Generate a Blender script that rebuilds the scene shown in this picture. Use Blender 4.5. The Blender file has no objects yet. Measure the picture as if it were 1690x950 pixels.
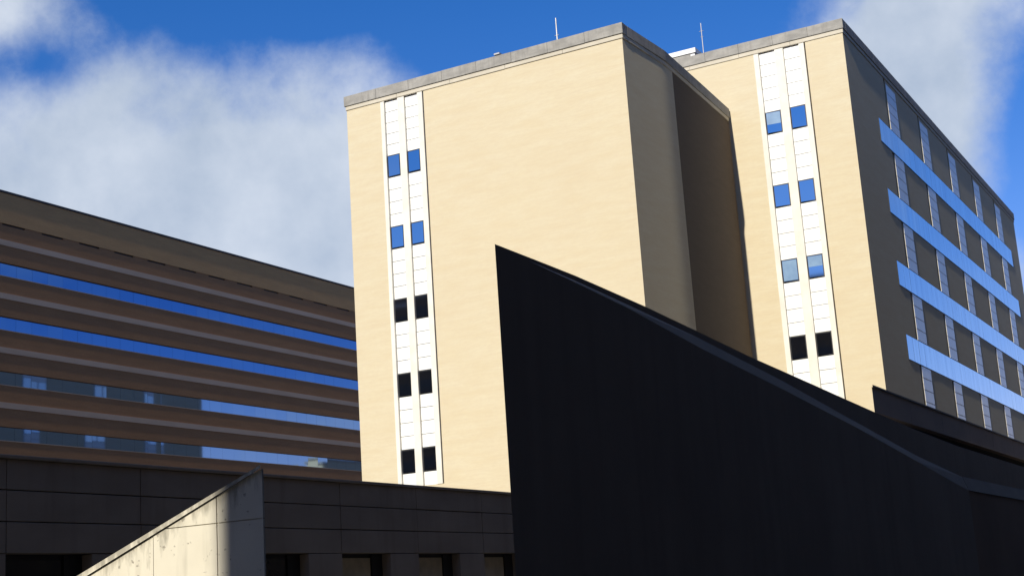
import bpy, bmesh, math, random
from mathutils import Matrix, Vector
random.seed(7)
SC = bpy.context.scene
COL = SC.collection

# ------------------------------------------------------------------ camera
# World axes: +Y runs along the side walls of the buildings, +X to the right, Z up.
CAM_YAW, CAM_PITCH, CAM_ROLL = 0.489230, 0.217757, -0.066208
EYE = 1.6
cy, sy = math.cos(CAM_YAW), math.sin(CAM_YAW)
fwd = Vector((-sy * math.cos(CAM_PITCH), cy * math.cos(CAM_PITCH), math.sin(CAM_PITCH)))
rgt = Vector((cy, sy, 0)); upv = rgt.cross(fwd)
r2 = math.cos(CAM_ROLL) * rgt + math.sin(CAM_ROLL) * upv
u2 = -math.sin(CAM_ROLL) * rgt + math.cos(CAM_ROLL) * upv
cam_data = bpy.data.cameras.new('camera')
cam = bpy.data.objects.new('camera', cam_data); COL.objects.link(cam)
m = Matrix((r2, u2, -fwd)).transposed().to_4x4(); m.translation = (0, 0, EYE)
cam.matrix_world = m
cam_data.sensor_width = 36.0; cam_data.lens = 50.254
cam_data.clip_start = 0.1; cam_data.clip_end = 6000
SC.camera = cam

# ------------------------------------------------------------------ light
SUN_EL, SUN_B = math.radians(30), math.radians(1.6)      # sun stands behind the viewer, along -Y
SUN_DIR = Vector((math.sin(SUN_B) * math.cos(SUN_EL), -math.cos(SUN_B) * math.cos(SUN_EL), math.sin(SUN_EL)))
sd = bpy.data.lights.new('sun', 'SUN'); sd.energy = 5.0; sd.angle = math.radians(0.53); sd.color = (1.0, 0.935, 0.80)
sun = bpy.data.objects.new('sun', sd); COL.objects.link(sun)
sun.rotation_euler = SUN_DIR.to_track_quat('Z', 'Y').to_euler()
SC.view_settings.view_transform = 'Standard'; SC.view_settings.look = 'None'
SC.view_settings.exposure = 0.12; SC.view_settings.gamma = 1.0

W = bpy.data.worlds.new('World'); SC.world = W; W.use_nodes = True
wt = W.node_tree; wt.nodes.clear()
def wn(t, **k):
    n = wt.nodes.new(t)
    for a, b in k.items(): setattr(n, a, b)
    return n
def wput(sock, v):
    if hasattr(v, 'is_linked') or isinstance(v, bpy.types.NodeSocket): wt.links.new(v, sock)
    else: sock.default_value = v
def wm(op, a, b=0.0, c=0.0):
    n = wn('ShaderNodeMath', operation=op)
    wput(n.inputs[0], a); wput(n.inputs[1], b); wput(n.inputs[2], c)
    return n.outputs[0]
sky = wn('ShaderNodeTexSky', sky_type='NISHITA', sun_disc=False)
sky.sun_elevation = SUN_EL; sky.sun_rotation = math.pi - SUN_B
sky.dust_density = 0.0; sky.ozone_density = 3.0; sky.air_density = 1.0; sky.altitude = 0
hs = wn('ShaderNodeHueSaturation'); hs.inputs['Saturation'].default_value = 1.38; hs.inputs['Value'].default_value = 1.0
wt.links.new(sky.outputs[0], hs.inputs['Color'])
tc = wn('ShaderNodeTexCoord'); sep = wn('ShaderNodeSeparateXYZ'); wt.links.new(tc.outputs['Generated'], sep.inputs[0])
az = wm('MULTIPLY', wm('ARCTAN2', sep.outputs[0], sep.outputs[1]), 57.2958)
el = wm('MULTIPLY', wm('ARCSINE', sep.outputs[2]), 57.2958)
def noise(scale, detail, rough, dist=0.0, off=(0, 0, 0), sc=(1, 1, 1)):
    mp = wn('ShaderNodeMapping'); mp.inputs['Location'].default_value = off; mp.inputs['Scale'].default_value = sc
    wt.links.new(tc.outputs['Generated'], mp.inputs['Vector'])
    n = wn('ShaderNodeTexNoise'); n.inputs['Scale'].default_value = scale; n.inputs['Detail'].default_value = detail
    n.inputs['Roughness'].default_value = rough; n.inputs['Distortion'].default_value = dist
    wt.links.new(mp.outputs[0], n.inputs['Vector']); return n.outputs[0]
def blob(a0, e0, sa, se, amp):
    x = wm('DIVIDE', wm('SUBTRACT', az, a0), sa); y = wm('DIVIDE', wm('SUBTRACT', el, e0), se)
    r = wm('ADD', wm('MULTIPLY', x, x), wm('MULTIPLY', y, y))
    return wm('MULTIPLY', wm('EXPONENT', wm('MULTIPLY', r, -1.0)), amp)
CLOUDS = [(-43, 15.2, 13, 4.6, .46), (-35, 15.5, 6, 4.2, .24), (-49.4, 24.0, 4.4, 2.2, .36), (-33.2, 22.3, 1.8, 1.5, .10), (-43.8, 20.9, 1.9, 1.3, .13), (-11.3, 19.8, 3.4, 3.6, .36), (-8, 22.3, 3.4, 1.6, .16), (-10.5, 15, 2.5, 3, .20),
          (-38, 24.6, 8, 2.0, -.46), (-23.5, 23, 8, 3.2, -.54), (-46.8, 21.6, 4.2, 1.1, -.19), (-5.8, 15.0, 2.4, 3.2, -.45)]
fld = wm('ADD', wm('MULTIPLY', noise(5.5, 12, .60, 0, (3.1, .4, 1.7)), .74), wm('MULTIPLY', noise(21, 9, .62, 0), .30))
for c in CLOUDS: fld = wm('ADD', fld, blob(*c))
mr = wn('ShaderNodeMapRange', interpolation_type='SMOOTHSTEP'); wt.links.new(fld, mr.inputs[0])
mr.inputs[1].default_value = .43; mr.inputs[2].default_value = .80; mr.inputs[3].default_value = 0; mr.inputs[4].default_value = .94
shade = wn('ShaderNodeMapRange'); wt.links.new(wm('ADD', noise(8.5, 7, .55, 0, (8, 2, 5)), wm('MULTIPLY', noise(30, 6, .55), .25)), shade.inputs[0])
shade.inputs[1].default_value = .45; shade.inputs[2].default_value = .78
cc = wn('ShaderNodeMix', data_type='RGBA'); wt.links.new(shade.outputs[0], cc.inputs[0])
cc.inputs[6].default_value = (4.2, 5.0, 6.2, 1); cc.inputs[7].default_value = (6.4, 7.0, 7.9, 1)
mx = wn('ShaderNodeMix', data_type='RGBA'); wt.links.new(mr.outputs[0], mx.inputs[0])
tn = wn('ShaderNodeMix', data_type='RGBA', blend_type='MULTIPLY'); tn.inputs[0].default_value = 1.0
tn.inputs[7].default_value = (1.30, .90, 1.18, 1); wt.links.new(hs.outputs[0], tn.inputs[6])
wt.links.new(tn.outputs[2], mx.inputs[6]); wt.links.new(cc.outputs[2], mx.inputs[7])
bg = wn('ShaderNodeBackground'); bg.inputs['Strength'].default_value = 0.1
wt.links.new(mx.outputs[2], bg.inputs['Color'])
wo = wn('ShaderNodeOutputWorld'); wt.links.new(bg.outputs[0], wo.inputs['Surface'])

# ------------------------------------------------------------------ materials
MATS = {}
def mat(name, c1, c2=None, rough=.85, scale=(1, 1, 1), nscale=1.0, detail=5, lo=.35, hi=.65, metal=0.0, bump=0.0, extra=None, spec=None, coords='pos'):
    if name in MATS: return MATS[name]
    M = bpy.data.materials.new(name); M.use_nodes = True; nt = M.node_tree
    b = nt.nodes['Principled BSDF']; b.inputs['Roughness'].default_value = rough; b.inputs['Metallic'].default_value = metal
    if spec is not None: b.inputs['Specular IOR Level'].default_value = spec
    b.inputs['Base Color'].default_value = (*c1, 1)
    MATS[name] = M
    if c2 is None: return M
    g = nt.nodes.new('ShaderNodeNewGeometry')
    def nz(sc, ns, det, rough_=.55, off=(0, 0, 0)):
        mp = nt.nodes.new('ShaderNodeMapping'); mp.inputs['Scale'].default_value = sc; mp.inputs['Location'].default_value = off
        nt.links.new(g.outputs['Position'], mp.inputs['Vector'])
        n = nt.nodes.new('ShaderNodeTexNoise'); n.inputs['Scale'].default_value = ns; n.inputs['Detail'].default_value = det; n.inputs['Roughness'].default_value = rough_
        nt.links.new(mp.outputs[0], n.inputs['Vector']); return n.outputs[0]
    def rng(s, a, b_, c=0, d=1):
        r = nt.nodes.new('ShaderNodeMapRange'); nt.links.new(s, r.inputs[0])
        for i, v in enumerate((a, b_, c, d)): r.inputs[i + 1].default_value = v
        return r.outputs[0]
    def mixc(f, a, b_, mode='MIX'):
        mxn = nt.nodes.new('ShaderNodeMix'); mxn.data_type = 'RGBA'; mxn.blend_type = mode
        for s, v in ((mxn.inputs[0], f), (mxn.inputs[6], a), (mxn.inputs[7], b_)):
            if isinstance(v, bpy.types.NodeSocket): nt.links.new(v, s)
            elif isinstance(v, tuple): s.default_value = (*v, 1)
            else: s.default_value = v
        return mxn.outputs[2]
    n0 = nz(scale, nscale, detail)
    col = mixc(rng(n0, lo, hi), c1, c2)
    if extra: col = extra(nt, col, nz, rng, mixc)
    nt.links.new(col, b.inputs['Base Color'])
    if bump:
        bp = nt.nodes.new('ShaderNodeBump'); bp.inputs['Strength'].default_value = bump; bp.inputs['Distance'].default_value = .02
        nt.links.new(n0, bp.inputs['Height']); nt.links.new(bp.outputs[0], b.inputs['Normal'])
    return M
def brick_extra(dark, amt, courses=(.75, .75, 7.0)):
    def f(nt, col, nz, rng, mixc):
        a = nz(courses, 1.0, 3, .6, (5, 2, 9))
        col = mixc(rng(a, .52, .72, 0, amt), col, dark)
        b = nz((4.2, 4.2, 14.0), 1.0, 2, .5, (1, 7, 3))
        col = mixc(rng(b, .35, .7, 0, amt * .9), col, dark)
        c = nz((.12, .12, .10), 1.0, 4, .6, (2, 2, 2))
        return mixc(rng(c, .4, .75, 0, .35), col, dark)
    return f
BUFF = mat('buff_brick', (.61, .542, .388), (.585, .50, .338), .9, (.5, .5, 3.0), 1.0, extra=brick_extra((.54, .45, .315), .38, (.5, .5, 11.0)))
SHADEB = mat('painted_shade_brick', (.115, .083, .058), (.10, .072, .05), .9, (.5, .5, 3.0), 1.0, extra=brick_extra((.085, .06, .042), .5))  # brick colour darkened to stand for shade on the near tower's side
BROWN = mat('brown_brick', (.39, .20, .088), (.34, .172, .075), .9, (.4, .4, 2.5), 1.0, extra=brick_extra((.28, .14, .06), .5))
BROWN2 = mat('grey_brown_brick', (.53, .31, .13), (.47, .27, .113), .9, (.4, .4, 2.5), 1.0, extra=brick_extra((.40, .24, .11), .5))
STRIPE = mat('grey_stripe_stone', (.56, .41, .29), (.50, .36, .25), .85, (.3, .3, 1.5), 1.0)
COPING = mat('grey_coping_stone', (.36, .345, .315), (.26, .25, .23), .9, (1, 1, 2.0), 1.3, 7, extra=lambda nt, c, nz, rng, mixc: mixc(rng(nz((5, 5, .7), 1.0, 4), .5, .75, 0, .6), c, (.20, .19, .175)))
TRIM = mat('pale_stone_trim', (.76, .73, .66), (.67, .64, .57), .85, (1.2, 1.2, 1.2), 1.0, 6)
BAND = mat('stone_band', (.58, .53, .43), (.50, .455, .365), .85, (1.2, 1.2, 1.2), 1.0, 6)
WHITEG = mat('glazed_white_panel', (.86, .87, .87), (.80, .81, .81), 0.32, (1, 1, .6), .8, spec=1.0)
WHITEP = mat('white_panel', (.86, .86, .84), (.80, .80, .775), .55, (1, 1, .6), .8)
JOINT = mat('dark_joint', (.58, .57, .54), (.52, .51, .48), .9)
BLACKF = mat('black_frame', (.012, .012, .014), (.02, .02, .022), .5)
ROOFED = mat('dark_roof_edge', (.018, .018, .02), (.03, .03, .032), .6)
def conc_extra(nt, col, nz, rng, mixc):
    s = nz((5.0, 5.0, .55), 1.0, 5, .6, (4, 4, 1))
    col = mixc(rng(s, .54, .74, 0, .32), col, (.30, .28, .22))
    g = nt.nodes.new('ShaderNodeNewGeometry'); sp = nt.nodes.new('ShaderNodeSeparateXYZ'); nt.links.new(g.outputs['Position'], sp.inputs[0])
    a = nt.nodes.new('ShaderNodeMath'); a.operation = 'MULTIPLY_ADD'; nt.links.new(sp.outputs[0], a.inputs[0]); a.inputs[1].default_value = .3824; a.inputs[2].default_value = 7.894
    d = nt.nodes.new('ShaderNodeMath'); d.operation = 'SUBTRACT'; nt.links.new(a.outputs[0], d.inputs[0]); nt.links.new(sp.outputs[2], d.inputs[1])
    w = nt.nodes.new('ShaderNodeMath'); w.operation = 'MULTIPLY_ADD'; nt.links.new(nz((7, 7, 1.6), 1.0, 5, .6, (3, 1, 2)), w.inputs[0]); w.inputs[1].default_value = 1.3; w.inputs[2].default_value = -.60
    e = nt.nodes.new('ShaderNodeMath'); e.operation = 'SUBTRACT'; nt.links.new(w.outputs[0], e.inputs[0]); nt.links.new(d.outputs[0], e.inputs[1])
    col = mixc(rng(e.outputs[0], -.12, .12, 0, .75), col, (.24, .225, .18))      # run-off stains below the coping
    p = nz((9, 9, 9), 1.0, 3, .5)
    return mixc(rng(p, .66, .72, 0, .8), col, (.22, .20, .16))
CONC = mat('lit_concrete', (.66, .62, .515), (.61, .57, .47), .9, (.9, .9, .9), 1.6, 7, bump=.15, extra=conc_extra)
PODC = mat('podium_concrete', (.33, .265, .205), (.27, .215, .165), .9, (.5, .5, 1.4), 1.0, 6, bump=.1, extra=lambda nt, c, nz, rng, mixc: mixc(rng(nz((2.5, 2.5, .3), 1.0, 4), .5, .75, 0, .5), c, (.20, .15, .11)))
DARKW = mat('dark_weathered_wall', (.33, .25, .175), (.275, .205, .142), .8, (.3, .3, .3), 1.2, 6, bump=.08, extra=lambda nt, c, nz, rng, mixc: mixc(rng(nz((2.0, 2.0, .18), 1.0, 5), .48, .74, 0, .40), c, (.21, .155, .108)))
DARKC = mat('dark_coping', (.25, .185, .125), (.21, .155, .105), .85, (1, 1, 1), 1.0)
DARKB = mat('dark_brown_wall', (.30, .19, .115), (.24, .15, .09), .85, (.4, .4, .4), 1.0)
FASC = mat('dark_fascia', (.50, .38, .29), (.42, .32, .245), .8, (.4, .4, 1.0), 1.0, 5)
GLASSB = mat('blue_mirror_glass', (.12, .245, .45), rough=.03, metal=1.0)
GLASSC = mat('clearer_mirror_glass', (.27, .37, .50), rough=.03, metal=1.0)
GLASSD = mat('dark_tinted_glass', (.56, .62, .66), rough=.04, metal=1.0)
GLASSP = mat('pale_blind_and_painted_reflection', (.095, .20, .37), (.14, .26, .43), .5, (2, 2, 2), 1.0)  # one blind, and a cloud reflection painted over other panes
GLASSR = mat('pale_ribbon_glass', (.42, .57, .66), (.31, .46, .57), .10, (1.6, 1.6, .12), 1.0, 4, metal=1.0)
GLASSK = mat('podium_glass', (.03, .03, .028), (.02, .02, .02), .1, (2, 2, 2), 1.0)
PODPANE = mat('pale_podium_pane', (.50, .41, .29), (.36, .30, .21), .35, (3, 3, 3), 1.0)
METAL = mat('galvanised_steel', (.5, .5, .5), (.4, .4, .4), .45, metal=.6)
WHITE = mat('white_paint', (.8, .8, .8), (.74, .74, .73), .6)
PAVE = mat('paving', (.085, .082, .078), (.06, .058, .055), .9, (.3, .3, .3), 1.0, 8)
ROOFM = mat('flat_roof', (.10, .097, .093), (.07, .067, .064), .95, (.4, .4, .4), 1.0, 6)
DBRK = mat('dark_brown_brick', (.13, .088, .055), (.10, .068, .042), .9, (.4, .4, 2), 1.0)

# ------------------------------------------------------------------ helpers
WLOC = {}
def wl(o): return WLOC.get(o.name, Vector((0, 0, 0)))
def link(name, me, loc, parent, label=None):
    o = bpy.data.objects.new(name, me); COL.objects.link(o)
    WLOC[o.name] = Vector(loc)
    if parent is not None:
        o.parent = parent; o.location = Vector(loc) - wl(parent)
    else: o.location = loc
    if label: o['label'] = label
    return o
def thing(name, label, cat, loc, group=None):
    o = link(name, None, loc, None); o.empty_display_size = .5
    return tag(o, label, cat, group)
def tag(o, label, cat, group=None):
    o['label'] = label; o['category'] = cat
    if group: o['group'] = group
    return o
CACHE = {}
def box(name, x0, x1, y0, y1, z0, z1, mt, parent=None, bev=0.0):
    d = (round(x1 - x0, 4), round(y1 - y0, 4), round(z1 - z0, 4)); key = (d, mt.name, bev, name)
    if key not in CACHE:
        bm = bmesh.new(); bmesh.ops.create_cube(bm, size=1.0)
        bmesh.ops.scale(bm, vec=d, verts=bm.verts)
        if bev: bmesh.ops.bevel(bm, geom=bm.edges[:], offset=bev, segments=1, affect='EDGES')
        me = bpy.data.meshes.new(name); bm.to_mesh(me); bm.free(); me.materials.append(mt); CACHE[key] = me
    return link(name, CACHE[key], ((x0 + x1) / 2, (y0 + y1) / 2, (z0 + z1) / 2), parent)
def poly_obj(name, bot, top, mt, parent, loc, smooth=False):
    """closed prism between two rings of world points with equal counts"""
    L = Vector(loc); n = len(bot)
    vs = [Vector(p) - L for p in bot] + [Vector(p) - L for p in top]
    fs = [tuple(range(n))[::-1], tuple(range(n, 2 * n))] + [(i, (i + 1) % n, n + (i + 1) % n, n + i) for i in range(n)]
    me = bpy.data.meshes.new(name); me.from_pydata(vs, [], fs)
    bm = bmesh.new(); bm.from_mesh(me); bmesh.ops.recalc_face_normals(bm, faces=bm.faces); bm.to_mesh(me); bm.free()
    me.materials.append(mt)
    if smooth:
        me.polygons.foreach_set('use_smooth', [True] * len(me.polygons)); me.set_sharp_from_angle(angle=math.radians(25))
    return link(name, me, loc, parent)
def plan_prism(name, plan, z0, z1, mt, parent, smooth=False):
    c = (plan[0][0], plan[0][1], z0)
    return poly_obj(name, [(x, y, z0) for x, y in plan], [(x, y, z1) for x, y in plan], mt, parent, c, smooth)

# ------------------------------------------------------------------ ground
bm = bmesh.new(); bmesh.ops.create_grid(bm, x_segments=8, y_segments=8, size=2500)
me = bpy.data.meshes.new('ground'); bm.to_mesh(me); bm.free(); me.materials.append(PAVE)
g = link('ground', me, (0, 0, 0), None); g['kind'] = 'structure'

# ------------------------------------------------------------------ long brown office building (left)
XL = -75.0
lb = thing('office_building', 'long brown brick office building with blue ribbon windows and grey stripes at left', 'building', (XL, 58, 0))
Y0, Y1 = 56.0, 116.0
box('core', XL - 22, XL - .45, Y0 + .1, Y1 - .1, 0, 31.5, BLACKF, lb)
WT = [26.68 - 3.75 * k for k in range(4)]; WH = 0.98
edges = [29.30] + [v for t in WT for v in (t, t - WH)] + [0.0]
for i in range(0, len(edges), 2):
    box('brick_band', XL - .45, XL, Y0, Y1, edges[i + 1], edges[i], BROWN, lb)
box('parapet_wall', XL - .45, XL + .03, Y0, Y1, 29.44, 31.62, BROWN2, lb)
box('roof_edge', XL - .6, XL + .09, Y0 - .1, Y1 + .1, 31.62, 31.76, ROOFED, lb)
box('roof', XL - 22, XL - .6, Y0, Y1, 31.5, 31.6, ROOFM, lb)
y = 67.1 - 3.56 * 3                                   # row of slots: short brick blocks between open vents
while y < Y1 - 3:
    box('vent_block', XL - .45, XL, y + 2.0, y + 3.56, 29.30, 29.44, BROWN, lb)
    box('vent_slot', XL - .45, XL - .10, y + .01, y + 1.99, 29.31, 29.43, BLACKF, lb)
    y += 3.56
for k in range(5):
    zt = 28.28 - 3.74 * k
    if k < 4: box('stone_stripe', XL - .02, XL + .035, Y0, Y1, zt - .40, zt, STRIPE, lb)
    else: box('stone_stripe', XL - .02, XL + .035, Y0, Y1, zt - .45, zt, STRIPE, lb)
PW = 1.424
for t in WT:
    wb = box('window_band', XL - .40, XL - .20, Y0 + .02, Y1 - .02, t - WH + .002, t - .002, BLACKF, lb)
    box('sill', XL - .20, XL + .02, Y0 + .02, Y1 - .02, t - WH + .003, t - WH + .05, STRIPE, wb)
    y = Y0 + 4
    while y < Y1 - 3:
        p = box('pane', XL - .19, XL - .165, y + .005, y + PW - .005, t - WH + .055, t - .01, GLASSB if t > 20 else GLASSC, wb)
        p.rotation_euler = (0, math.radians(random.gauss(0, .10)), math.radians(random.gauss(0, .18)))
        y += PW

# ------------------------------------------------------------------ tower walls, cornice and window strips
def coping_run(parent, pts, z0, z1, piece, mt, depth, name='coping_stone', gap=.008):
    """stones laid along a polyline in plan (outer face on the line, body to the left of travel)"""
    for (ax, ay), (bx, by) in zip(pts[:-1], pts[1:]):
        L = math.hypot(bx - ax, by - ay); n = max(1, round(L / piece)); w = L / n
        ux, uy = (bx - ax) / L, (by - ay) / L; ang = math.atan2(uy, ux)
        for i in range(n):
            cx = ax + ux * w * (i + .5) - uy * depth / 2; cyy = ay + uy * w * (i + .5) + ux * depth / 2
            key = (round(w, 3), z1 - z0, depth, mt.name, name)
            if key not in CACHE:
                b_ = bmesh.new(); bmesh.ops.create_cube(b_, size=1.0)
                bmesh.ops.scale(b_, vec=(w - gap, depth, z1 - z0), verts=b_.verts)
                bmesh.ops.bevel(b_, geom=b_.edges[:], offset=.012, segments=1, affect='EDGES')
                me_ = bpy.data.meshes.new(name); b_.to_mesh(me_); b_.free(); me_.materials.append(mt); CACHE[key] = me_
            o = link(name, CACHE[key], (cx, cyy, (z0 + z1) / 2 + random.uniform(-.006, .006)), parent); o.rotation_euler = (0, 0, ang)

def window_strip(parent, xs, yf, ztop, zbot, tops, wh, npan_top, npan, yaw=0.0, pale=()):
    """two columns of white panels and windows between stone jambs, set in a shallow recess"""
    lj, a0, a1, b0, b1, rj = xs
    yb = yf + .22
    box('jamb', lj, a0, yf - .03, yb, zbot, ztop, TRIM, parent, .015)
    box('mullion', a1, b0, yf - .02, yb, zbot, ztop, TRIM, parent, .015)
    box('jamb', b1, rj - .075, yf - .03, yb, zbot, ztop, TRIM, parent, .015)
    for c0, c1 in ((a0, a1), (b0, b1)):
        box('backing', c0, c1, yf + .20, yf + .30, zbot, ztop, JOINT, parent)
        z = ztop
        segs = []
        for k, t in enumerate(tops):
            segs.append((z, t, npan_top if k == 0 else npan)); z = t - wh
        segs.append((z, zbot, 1 if z - zbot < 1.2 else max(1, round((z - zbot) / .68))))
        for za, zb, n in segs:
            h = (za - zb) / n
            for i in range(n):
                box('white_panel', c0 + .012, c1 - .012, yf + .10, yf + .20, za - h * (i + 1) + .016, za - h * i - .016, WHITEP, parent, .012)
        for t in tops:
            w = box('window', c0 + .02, c1 - .02, yf + .08, yf + .20, t - wh, t, BLACKF, parent, .01)
            zm = t - wh * .5
            ki = (tops.index(t), 0 if c0 == a0 else 1)
            p = box('pane', c0 + .075, c1 - .075, yf + .035, yf + .045, t - wh + .06, t - .06, GLASSD, w)
            p.rotation_euler = (math.radians(0 if ki in pale else random.gauss(0, .4)), 0, math.radians(yaw + random.gauss(0, .5)))
            if ki in pale:
                zc = (t - wh * pale[ki] + t - .075) / 2
                q = box('blind_and_reflection', c0 + .085, c1 - .085, yf + .0305, yf + .0335, t - wh * pale[ki], t - .075, GLASSP, w)
                q.rotation_euler = (0, 0, p.rotation_euler[2])

# ---- near tower
T1Y = 62.0; T1L, T1R = -42.58, -25.88
t1 = thing('brick_tower', 'buff brick tower with blank sunlit front and one white window strip, left of centre', 'building', (T1L, T1Y, 0))
xs1 = (-40.36, -40.12, -39.27, -38.84, -38.0, -37.60)
side = [(T1R, T1Y), (-25.745, 64.5), (-25.668, 65.8), (-25.645, 66.2), (-25.630, 66.6), (-25.626, 67.0), (-25.634, 67.4), (-25.654, 67.9), (-25.682, 68.4), (-25.71, 69.0), (-25.89, 73.0), (-26.14, 77.75)]
plan = [(T1L, T1Y), (xs1[0], T1Y), (xs1[0], T1Y + .32), (xs1[5], T1Y + .32), (xs1[5], T1Y)] + side + [(T1L, 77.75)]
w1 = plan_prism('wall', plan, 0, 28.72, BUFF, t1, True)
w1.data.materials.append(SHADEB)                        # shade on the rear bay of the side wall, painted in as darker brick
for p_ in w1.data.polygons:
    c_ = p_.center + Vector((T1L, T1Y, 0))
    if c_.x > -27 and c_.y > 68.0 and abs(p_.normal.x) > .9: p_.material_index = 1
box('wall_below_strip', xs1[0] + .002, xs1[5] - .002, T1Y + .004, T1Y + .3, 0, 7.80, BUFF, t1)
window_strip(t1, xs1, T1Y, 28.70, 7.80, [25.60 - 3.965 * k for k in range(5)], 1.22, 5, 4)
o_ = .05
rim = [(T1L - o_, T1Y - o_), (T1R + o_, T1Y - o_)]
side_o = [(x + o_, y) for x, y in side]; side_o[0] = (T1R + o_, T1Y - o_)
side_c = [side_o[0], (side_o[5][0], 66.8), side_o[-1]]
coping_run(t1, rim, 28.72, 28.95, 3.2, BAND, .5, 'stone_band')
coping_run(t1, side_c, 28.72, 28.95, 3.2, BAND, .45, 'stone_band')
rim2 = [(T1L - .11, T1Y - .11), (T1R + .10, T1Y - .11)]; side2 = [(x + .05, y) for x, y in side_c]; side2[0] = (T1R + .10, T1Y + .53)
coping_run(t1, rim2, 28.95, 29.52, 2.05, COPING, .62)
coping_run(t1, side2, 28.95, 29.52, 2.05, COPING, .62)
coping_run(t1, [(T1L - .11, 77.75), (T1L - .11, T1Y + .53)][::1], 28.95, 29.52, 2.05, COPING, .62)
coping_run(t1, [(side2[-1][0], 77.85), (T1L, 77.85)], 28.95, 29.52, 2.05, COPING, .62)
plan_prism('roof', [(T1L + .3, T1Y + .4), (T1R - .4, T1Y + .4), (-26.5, 76.6), (T1L + .3, 76.6)], 28.72, 29.1, ROOFM, t1)

# ---- far tower
T2Y = 78.0; T2L, T2R = -31.5, -18.85; T2E = 133.2
t2 = thing('brick_tower', 'taller buff brick tower with four glass bands along its shaded side, at right', 'building', (T2R, T2Y, 0))
xs2 = (-24.27, -23.96, -22.98, -22.45, -21.49, -21.10)
plan = [(T2L, T2Y), (xs2[0], T2Y), (xs2[0], T2Y + .34), (xs2[5], T2Y + .34), (xs2[5], T2Y), (T2R, T2Y)]
# the side wall has a narrow upright slot in front of each white pier
COLS = [87.45 + 9.05 * k for k in range(5)]; CW = 2.45; SL = .42
for c in COLS:
    plan += [(T2R, c - SL), (T2R - .7, c - SL), (T2R - .7, c), (T2R, c)]
plan += [(T2R, T2E), (-24.0, T2E), (-24.0, 138.8), (T2L, 138.8)]
plan_prism('wall', plan, 0, 32.55, BUFF, t2)
box('wall_below_strip', xs2[0] + .002, xs2[5] - .002, T2Y + .004, T2Y + .32, 0, 8.0, BUFF, t2)
window_strip(t2, xs2, T2Y, 32.53, 8.0, [28.83 - 4.47 * k for k in range(5)], 1.34, 5, 4, 5.0, {(0, 0): .58, (2, 0): .93, (2, 1): .5})  # top row: blind; third row: cloud reflection painted on as pale colour
rim = [(T2L, T2Y - .05), (T2R + .05, T2Y - .05)]
coping_run(t2, rim, 32.55, 32.80, 3.2, BAND, .5, 'stone_band')
coping_run(t2, [(T2R + .05, T2Y + .45), (T2R + .05, T2E)], 32.55, 32.80, 3.2, BAND, .45, 'stone_band')
coping_run(t2, [(T2L, T2Y - .11), (T2R + .10, T2Y - .11)], 32.80, 33.40, 2.05, COPING, .62)
coping_run(t2, [(T2R + .10, T2Y + .52), (T2R + .10, T2E + .1)], 32.80, 33.40, 2.05, COPING, .62)
box('roof', T2L + .3, T2R - .5, T2Y + .5, T2E - .2, 32.55, 32.9, ROOFM, t2)
coping_run(t2, [(T2L - .1, 138.8), (T2L - .1, T2Y + .55)], 32.80, 33.40, 2.05, COPING, .62)
# white piers with windows on the far side wall, seen mirrored in the glass of the brown building
for yc in (102.2, 111.3, 120.3, 129.3):
    pb = box('pier_backing', T2L - .04, T2L - .003, yc - 1.25, yc + 1.25, 4.0, 32.3, JOINT, t2)
    z = 32.28
    for k in range(5):
        t_ = 29.0 - 4.47 * k; h = (z - t_) / 4
        for i in range(4): box('white_panel', T2L - .10, T2L - .041, yc - 1.2, yc + 1.2, z - h * (i + 1) + .03, z - h * i - .03, WHITEP, pb)
        for a_ in (-1.2, .05): box('pane', T2L - .12, T2L - .041, yc + a_, yc + a_ + 1.1, t_ - 1.5, t_ - .03, GLASSD, pb)
        z = t_ - 1.55
BT = [29.18 - 4.49 * k for k in range(5)]; BH = 1.56; BY0, BY1 = 84.3, 129.2
for t in BT:
    fb = box('ribbon_window', T2R + .003, T2R + .018, BY0, BY1, t - BH, t, BLACKF, t2)
    y = BY0 + .05; n = 30; pw = (BY1 - BY0 - .1) / n
    for i in range(n):
        p = box('pane', T2R + .019, T2R + .03, y + i * pw + .006, y + (i + 1) * pw - .006, t - BH + .05, t - .04, GLASSR, fb)
        p.rotation_euler = (0, math.radians(random.gauss(0, .08)), math.radians(random.gauss(0, .15)))
for c in COLS:
    pb = box('pier_backing', T2R + .001, T2R + .006, c + .01, c + CW, 4.0, 32.3, JOINT, t2)
    z = 32.28
    for k, t in enumerate(BT + [6.7]):
        n = 5 if k == 0 else 4
        h = (z - t) / n
        for i in range(n):
            box('white_panel', T2R + .0065, T2R + .016, c + .03, c + CW - .02, z - h * (i + 1) + .03, z - h * i - .03, WHITEG, pb)
        z = t - BH

# ---- things on the roofs
def mast(name, label, x, y, z0, z1, r, arms):
    t = thing(name, label, 'antenna', (x, y, z0))
    def tube(nm, a, b, rad, par):
        b_ = bmesh.new(); d = Vector(b) - Vector(a)
        bmesh.ops.create_cone(b_, cap_ends=True, segments=8, radius1=rad, radius2=rad * .8, depth=d.length)
        me_ = bpy.data.meshes.new(nm); b_.to_mesh(me_); b_.free(); me_.materials.append(METAL)
        o = link(nm, me_, (Vector(a) + Vector(b)) / 2, par); o.rotation_euler = d.to_track_quat('Z', 'Y').to_euler(); return o
    p = tube('pole', (x, y, z0), (x, y, z1), r, t)
    box('base', x - .15, x + .15, y - .15, y + .15, z0 - .06, z0 + .1, METAL, t)
    for za, ln in arms: tube('crossarm', (x - ln, y, za), (x + ln, y, za), r * .5, t)
    return t
mast('roof_antenna', 'slim pale antenna mast on the roof of the left tower', -30.40, 64, 29.16, 31.67, .045, [(30.7, .12)])
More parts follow.
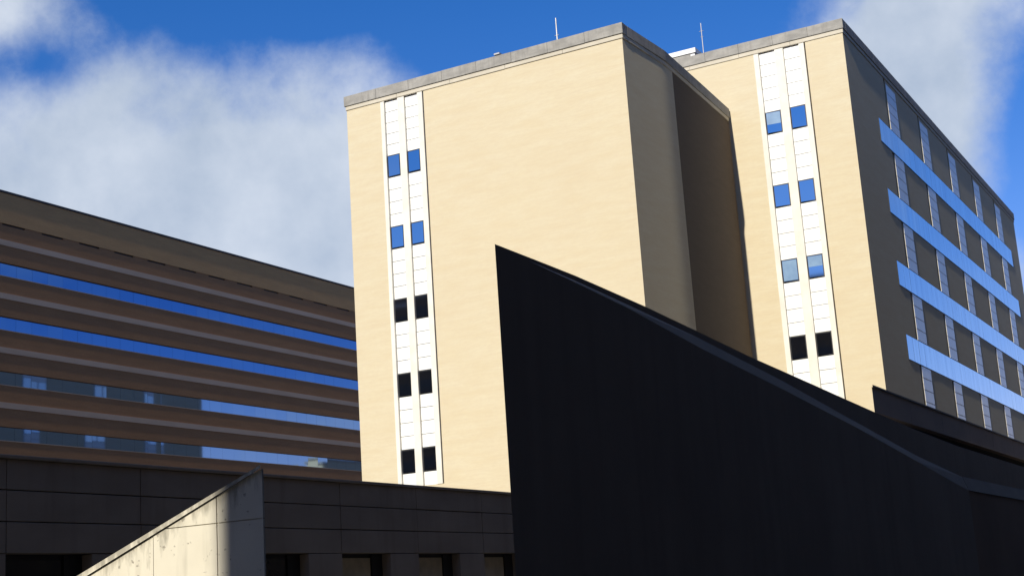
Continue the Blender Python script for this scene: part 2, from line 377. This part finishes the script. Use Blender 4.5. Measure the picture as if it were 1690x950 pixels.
mast('roof_antenna', 'thin grey antenna with small crossarms on the roof of the right tower', -29.44, 84, 32.96, 37.95, .038, [(37.4, .15), (37.0, .10)])
v = thing('roof_vent', 'short grey vent pipe above the cornice of the left tower', 'vent', (-33.98, 64, 29.1))
box('pipe', -34.07, -33.89, 63.91, 64.09, 29.10, 30.45, METAL, v, .03)
box('cap', -34.16, -33.80, 63.82, 64.18, 30.45, 30.56, METAL, v, .02)
ph = thing('roof_penthouse', 'white plant housing peeking over the roof of the right tower', 'penthouse', (-31, 85, 32.9))
box('casing', -34.4, -30.05, 84.0, 88.5, 32.9, 36.05, WHITE, ph)
box('louvre_recess', -34.2, -30.35, 83.97, 84.01, 35.86, 36.04, COPING, ph)
box('roof_slab', -34.5, -29.95, 83.9, 88.6, 36.05, 36.37, WHITE, ph)

# ------------------------------------------------------------------ low concrete podium
XP = -20.5
pd = thing('low_building', 'low dark grey concrete building with three panel courses and a row of windows', 'building', (XP, 10, 0))
PY0, PY1 = 8.17, 61.5
box('core', XP - 38, XP - .42, PY0 + .05, PY1, 0, 4.70, BLACKF, pd)
box('roof', XP - 38, XP - .3, PY0, PY1, 4.70, 4.80, ROOFM, pd)
ZC = [4.80, 4.235, 3.665, 3.09]
y = PY0; BAY = 3.45
while y < PY1 - 1:
    y1 = min(y + BAY, PY1)
    for a, b in zip(ZC[:-1], ZC[1:]):
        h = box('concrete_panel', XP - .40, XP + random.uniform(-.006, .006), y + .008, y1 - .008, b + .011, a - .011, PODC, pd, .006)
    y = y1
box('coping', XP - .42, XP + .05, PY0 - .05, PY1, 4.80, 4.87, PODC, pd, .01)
box('lintel_back', XP - .42, XP - .33, PY0, PY1, 3.08, 4.72, BLACKF, pd)
k = 0; yb = 28.87 - 3.45 * 6
while yb < 58:
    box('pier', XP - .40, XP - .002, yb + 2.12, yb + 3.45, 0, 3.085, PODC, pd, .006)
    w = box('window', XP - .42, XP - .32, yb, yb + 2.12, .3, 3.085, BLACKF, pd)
    box('pane', XP - .318, XP - .30, yb + .06, yb + 1.62, .4, 3.0, GLASSK if yb < 28 else PODPANE, w)  # dark panes in the near bays, pale brown in the others
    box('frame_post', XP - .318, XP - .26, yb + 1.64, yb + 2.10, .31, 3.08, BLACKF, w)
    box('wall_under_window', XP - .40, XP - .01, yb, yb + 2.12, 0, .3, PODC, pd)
    yb += 3.45

# ------------------------------------------------------------------ sunlit sloping concrete wing wall
YW = 14.5
wg = thing('wing_wall', 'pale sloping concrete wing wall, half sunlit, in front of the low building', 'wall', (-14, YW, 0))
XR, XE = -11.49, -20.0
def ztop(x): return 3.50 + .3824 * (x - XR)
def clip(poly, axis, val, keep_less):
    out = []
    for i in range(len(poly)):
        a, b = poly[i], poly[(i + 1) % len(poly)]
        ia = (a[axis] <= val) == keep_less or a[axis] == val; ib = (b[axis] <= val) == keep_less or b[axis] == val
        if ia: out.append(a)
        if ia != ib:
            t = (val - a[axis]) / (b[axis] - a[axis]); out.append(tuple(a[j] + t * (b[j] - a[j]) for j in (0, 1)))
    return out
TH = .22; SK = 1.35                                   # far end is cut on a skew
full = [(XE, 0), (XR, 0), (XR, ztop(XR)), (XE, max(ztop(XE), .15))]
def wing_piece(name, poly, y0, y1, mt, par, skew=0.0):
    f = [(x, y0, z) for x, z in poly]; b = [(min(x, XR - skew), y1, z) for x, z in poly]
    return poly_obj(name, f, b, mt, par, (poly[0][0], y0, poly[0][1]))
core = [(XE, 0), (XR - .02, 0), (XR - .02, ztop(XR) - .015), (XE, .14)]
wing_piece('core', core, YW + .03, YW + TH, CONC, wg, .25)
xj = [-20.0, -17.7, -15.45, -13.32, -12.24, XR]; zj = [0, 1.45, 2.875, 4.3]
for i in range(len(xj) - 1):
    for j in range(len(zj) - 1):
        g_ = .006
        p = clip(clip(clip(clip(full, 0, xj[i] + (g_ if i else 0), False), 0, xj[i + 1] - (g_ if i < len(xj) - 2 else 0), True), 1, zj[j] + g_, False), 1, zj[j + 1] - g_, True)
        if len(p) >= 3:
            wing_piece('concrete_panel', p, YW + random.uniform(0, .004), YW + .031, CONC, wg)
lip = [(XR, ztop(XR) + .002), (XR, ztop(XR) + .045), (XE, ztop(XE) + .145), (XE, max(ztop(XE), .15) + .002)]
wing_piece('coping', lip, YW - .03, YW + TH + .02, CONC, wg, .3)

# ------------------------------------------------------------------ dark sloping wall (foreground right)
XN = -8.0
dw = thing('ramp_wall', 'tall near-black wall with a long descending sloped top, in the right foreground', 'wall', (XN, 15, 0))
LO = [(14.66, 5.85), (15.48, 5.80), (16.73, 5.74), (18.39, 5.65), (21.36, 5.40), (25.51, 5.13), (30.26, 4.79), (35.4, 4.36), (41.1, 3.87)]
UP = [(15.12, 5.89), (15.87, 5.89), (17.16, 5.87), (18.86, 5.80), (21.8, 5.66), (25.9, 5.40), (30.9, 5.00), (36.2, 4.58), (41.5, 4.28)]
def wall_yz(name, top, x0, x1, mt, par, skew0=0.0, skew1=0.0, zb=0.0):
    """upright slab with a shaped top, outline in the Y-Z plane; its ends may be cut on a skew"""
    out = [(top[0][0], zb)] + list(top) + [(top[-1][0], zb)]
    ya, yb_ = top[0][0], top[-1][0]
    f = [(x0, y, z) for y, z in out]
    b = [(x1, y + skew0 + (skew1 - skew0) * (y - ya) / (yb_ - ya), z) for y, z in out]
    return poly_obj(name, f, b, mt, par, (x0, ya, zb))
n = len(LO)
wall_yz('wall', LO, XN, XN - .3, DARKW, dw, .75, 0)
for i in range(n - 1):
    (ya, za), (yb_, zb_) = LO[i], LO[i + 1]
    (yu, zu), (yv, zv) = UP[i], UP[i + 1]
    # bevelled coping between the face and the crest
    ring1 = [(XN, ya, za), (XN, yb_, zb_), (XN - .2, yv, zv), (XN - .2, yu, zu)]
    ring2 = [(XN - .1, ya + .2, za - .06), (XN - .1, yb_, zb_ - .06), (XN - .3, yv, zv - .06), (XN - .3, yu + .2, zu - .06)]
    poly_obj('bevelled_coping', ring2, ring1, DARKC, dw, (XN, ya, za))
CREST = [(17.10, 6.54), (18.58, 6.53), (19.59, 6.52), (22.22, 6.44), (24.64, 6.33), (27.59, 6.19), (31.2, 6.07), (34.56, 5.95), (36.89, 5.87), (41.0, 5.74), (47.0, 5.62), (84.0, 5.5)]
wall_yz('rear_parapet', CREST, -9.3, -9.55, DARKW, dw, .9, .9)
pe = [(XN - .3, 15.45), (XN - .15, 15.75), (-9.35, 18.3), (-9.5, 18.05)]
poly_obj('end_wall', [(x, y, 0) for x, y in pe], [(x, y, 5.78 if x > -9 else 6.50) for x, y in pe], DARKW, dw, (XN, 15.5, 0))
lw = thing('level_wall', 'low level dark brown wall carrying on beyond the sloped black wall', 'wall', (XN, 41, 0))
box('wall', XN - .3, XN - .03, 41.12, 74, 0, 3.88, DARKB, lw)
r1 = [(XN, 41.12, 3.885), (XN, 74, 3.885), (XN - .2, 74, 4.30), (XN - .2, 41.5, 4.30)]
r0 = [(XN - .1, 41.12, 3.882), (XN - .1, 74, 3.882), (XN - .3, 74, 4.24), (XN - .3, 41.5, 4.24)]
poly_obj('bevelled_coping', r0, r1, DARKC, lw, (XN, 41.12, 3.88))

# ------------------------------------------------------------------ dark fascia block behind the sloping wall
XF = -11.5
fb = thing('flat_roofed_block', 'flat roofed dark block with a deep fascia, behind the sloped black wall', 'building', (XF, 46, 0))
FY0, FY1 = 45.72, 96.0; SKW = 4.9
def skew_slab(name, x0, x1, y0, y1, z0, z1, mt, par):
    pl = [(x0, y0), (x0, y1), (x1, y1), (x1, y0 + (x0 - x1) * SKW)]
    return plan_prism(name, pl, z0, z1, mt, par)
step = (FY1 - FY0) / 10
for i in range(10):
    a, b = FY0 + i * step, FY0 + (i + 1) * step
    pl = [(XF, a + .01), (XF, b - .01), (XF - .3, b - .01), (XF - .3, a + .01 + (1.5 if i == 0 else 0))]
    plan_prism('fascia_panel', pl, 6.88, 7.70, FASC, fb)
skew_slab('fascia_core', XF - .3, XF - 1.0, FY0 + 1.5, FY1, 6.88, 7.62, ROOFED, fb)
skew_slab('wall', XF - .9, XF - 1.6, FY0 + 4.5, FY1, 0, 6.88, DARKW, fb)
skew_slab('parapet_cap', XF + .04, XF - .5, FY0 - .02, FY1, 7.70, 7.76, ROOFED, fb)

# ------------------------------------------------------------------ buildings outside the picture: they shade the court and show in the glass
def plain_block(name, label, x0, x1, y0, y1, h, mt, floors, face):
    t = thing(name, label, 'building', ((x0 + x1) / 2, y0, 0))
    box('wall', x0, x1, y0, y1, 0, h, mt, t)
    box('roof', x0 - .3, x1 + .3, y0 - .3, y1 + .3, h, h + .5, COPING, t)
    fh = h / floors
    for i in range(floors):
        z = fh * i + 1.4
        if face == 'x': box('window_band', x0 - .06, x0 + .02, y0 + 2, y1 - 2, z, z + 1.5, BLACKF, t)
        elif face == 'y': box('window_band', x0 + 2, x1 - 2, y1 - .02, y1 + .06, z, z + 1.5, BLACKF, t)
    return t
plain_block('court_building', 'tall block behind the viewer whose shadow fills the court', -11.15, 60, -24, -7, 44, BROWN, 11, 'y')
bb = plain_block('offscreen_brick_block', 'broad brown block across the street, mirrored in the lower tower windows', -135, -18, -48, -25, 40, DBRK, 10, 'y')
plain_block('offscreen_brick_block', 'small buff block far right, mirrored in the lowest ribbon window', 34, 40, 252, 300, 34.8, BUFF, 9, 'n')
plain_block('offscreen_brick_block', 'unseen long dark brown block added on the right to dim sky light in the court', 14, 36, -4, 150, 44, DBRK, 8, 'x')  # added out of view to cut the sky light reaching the court walls
box('added_roof_box', -130, -66, -46, -25.2, 40.5, 43.2, DBRK, bb)  # unseen box, added so the near tower's windows mirror less sky
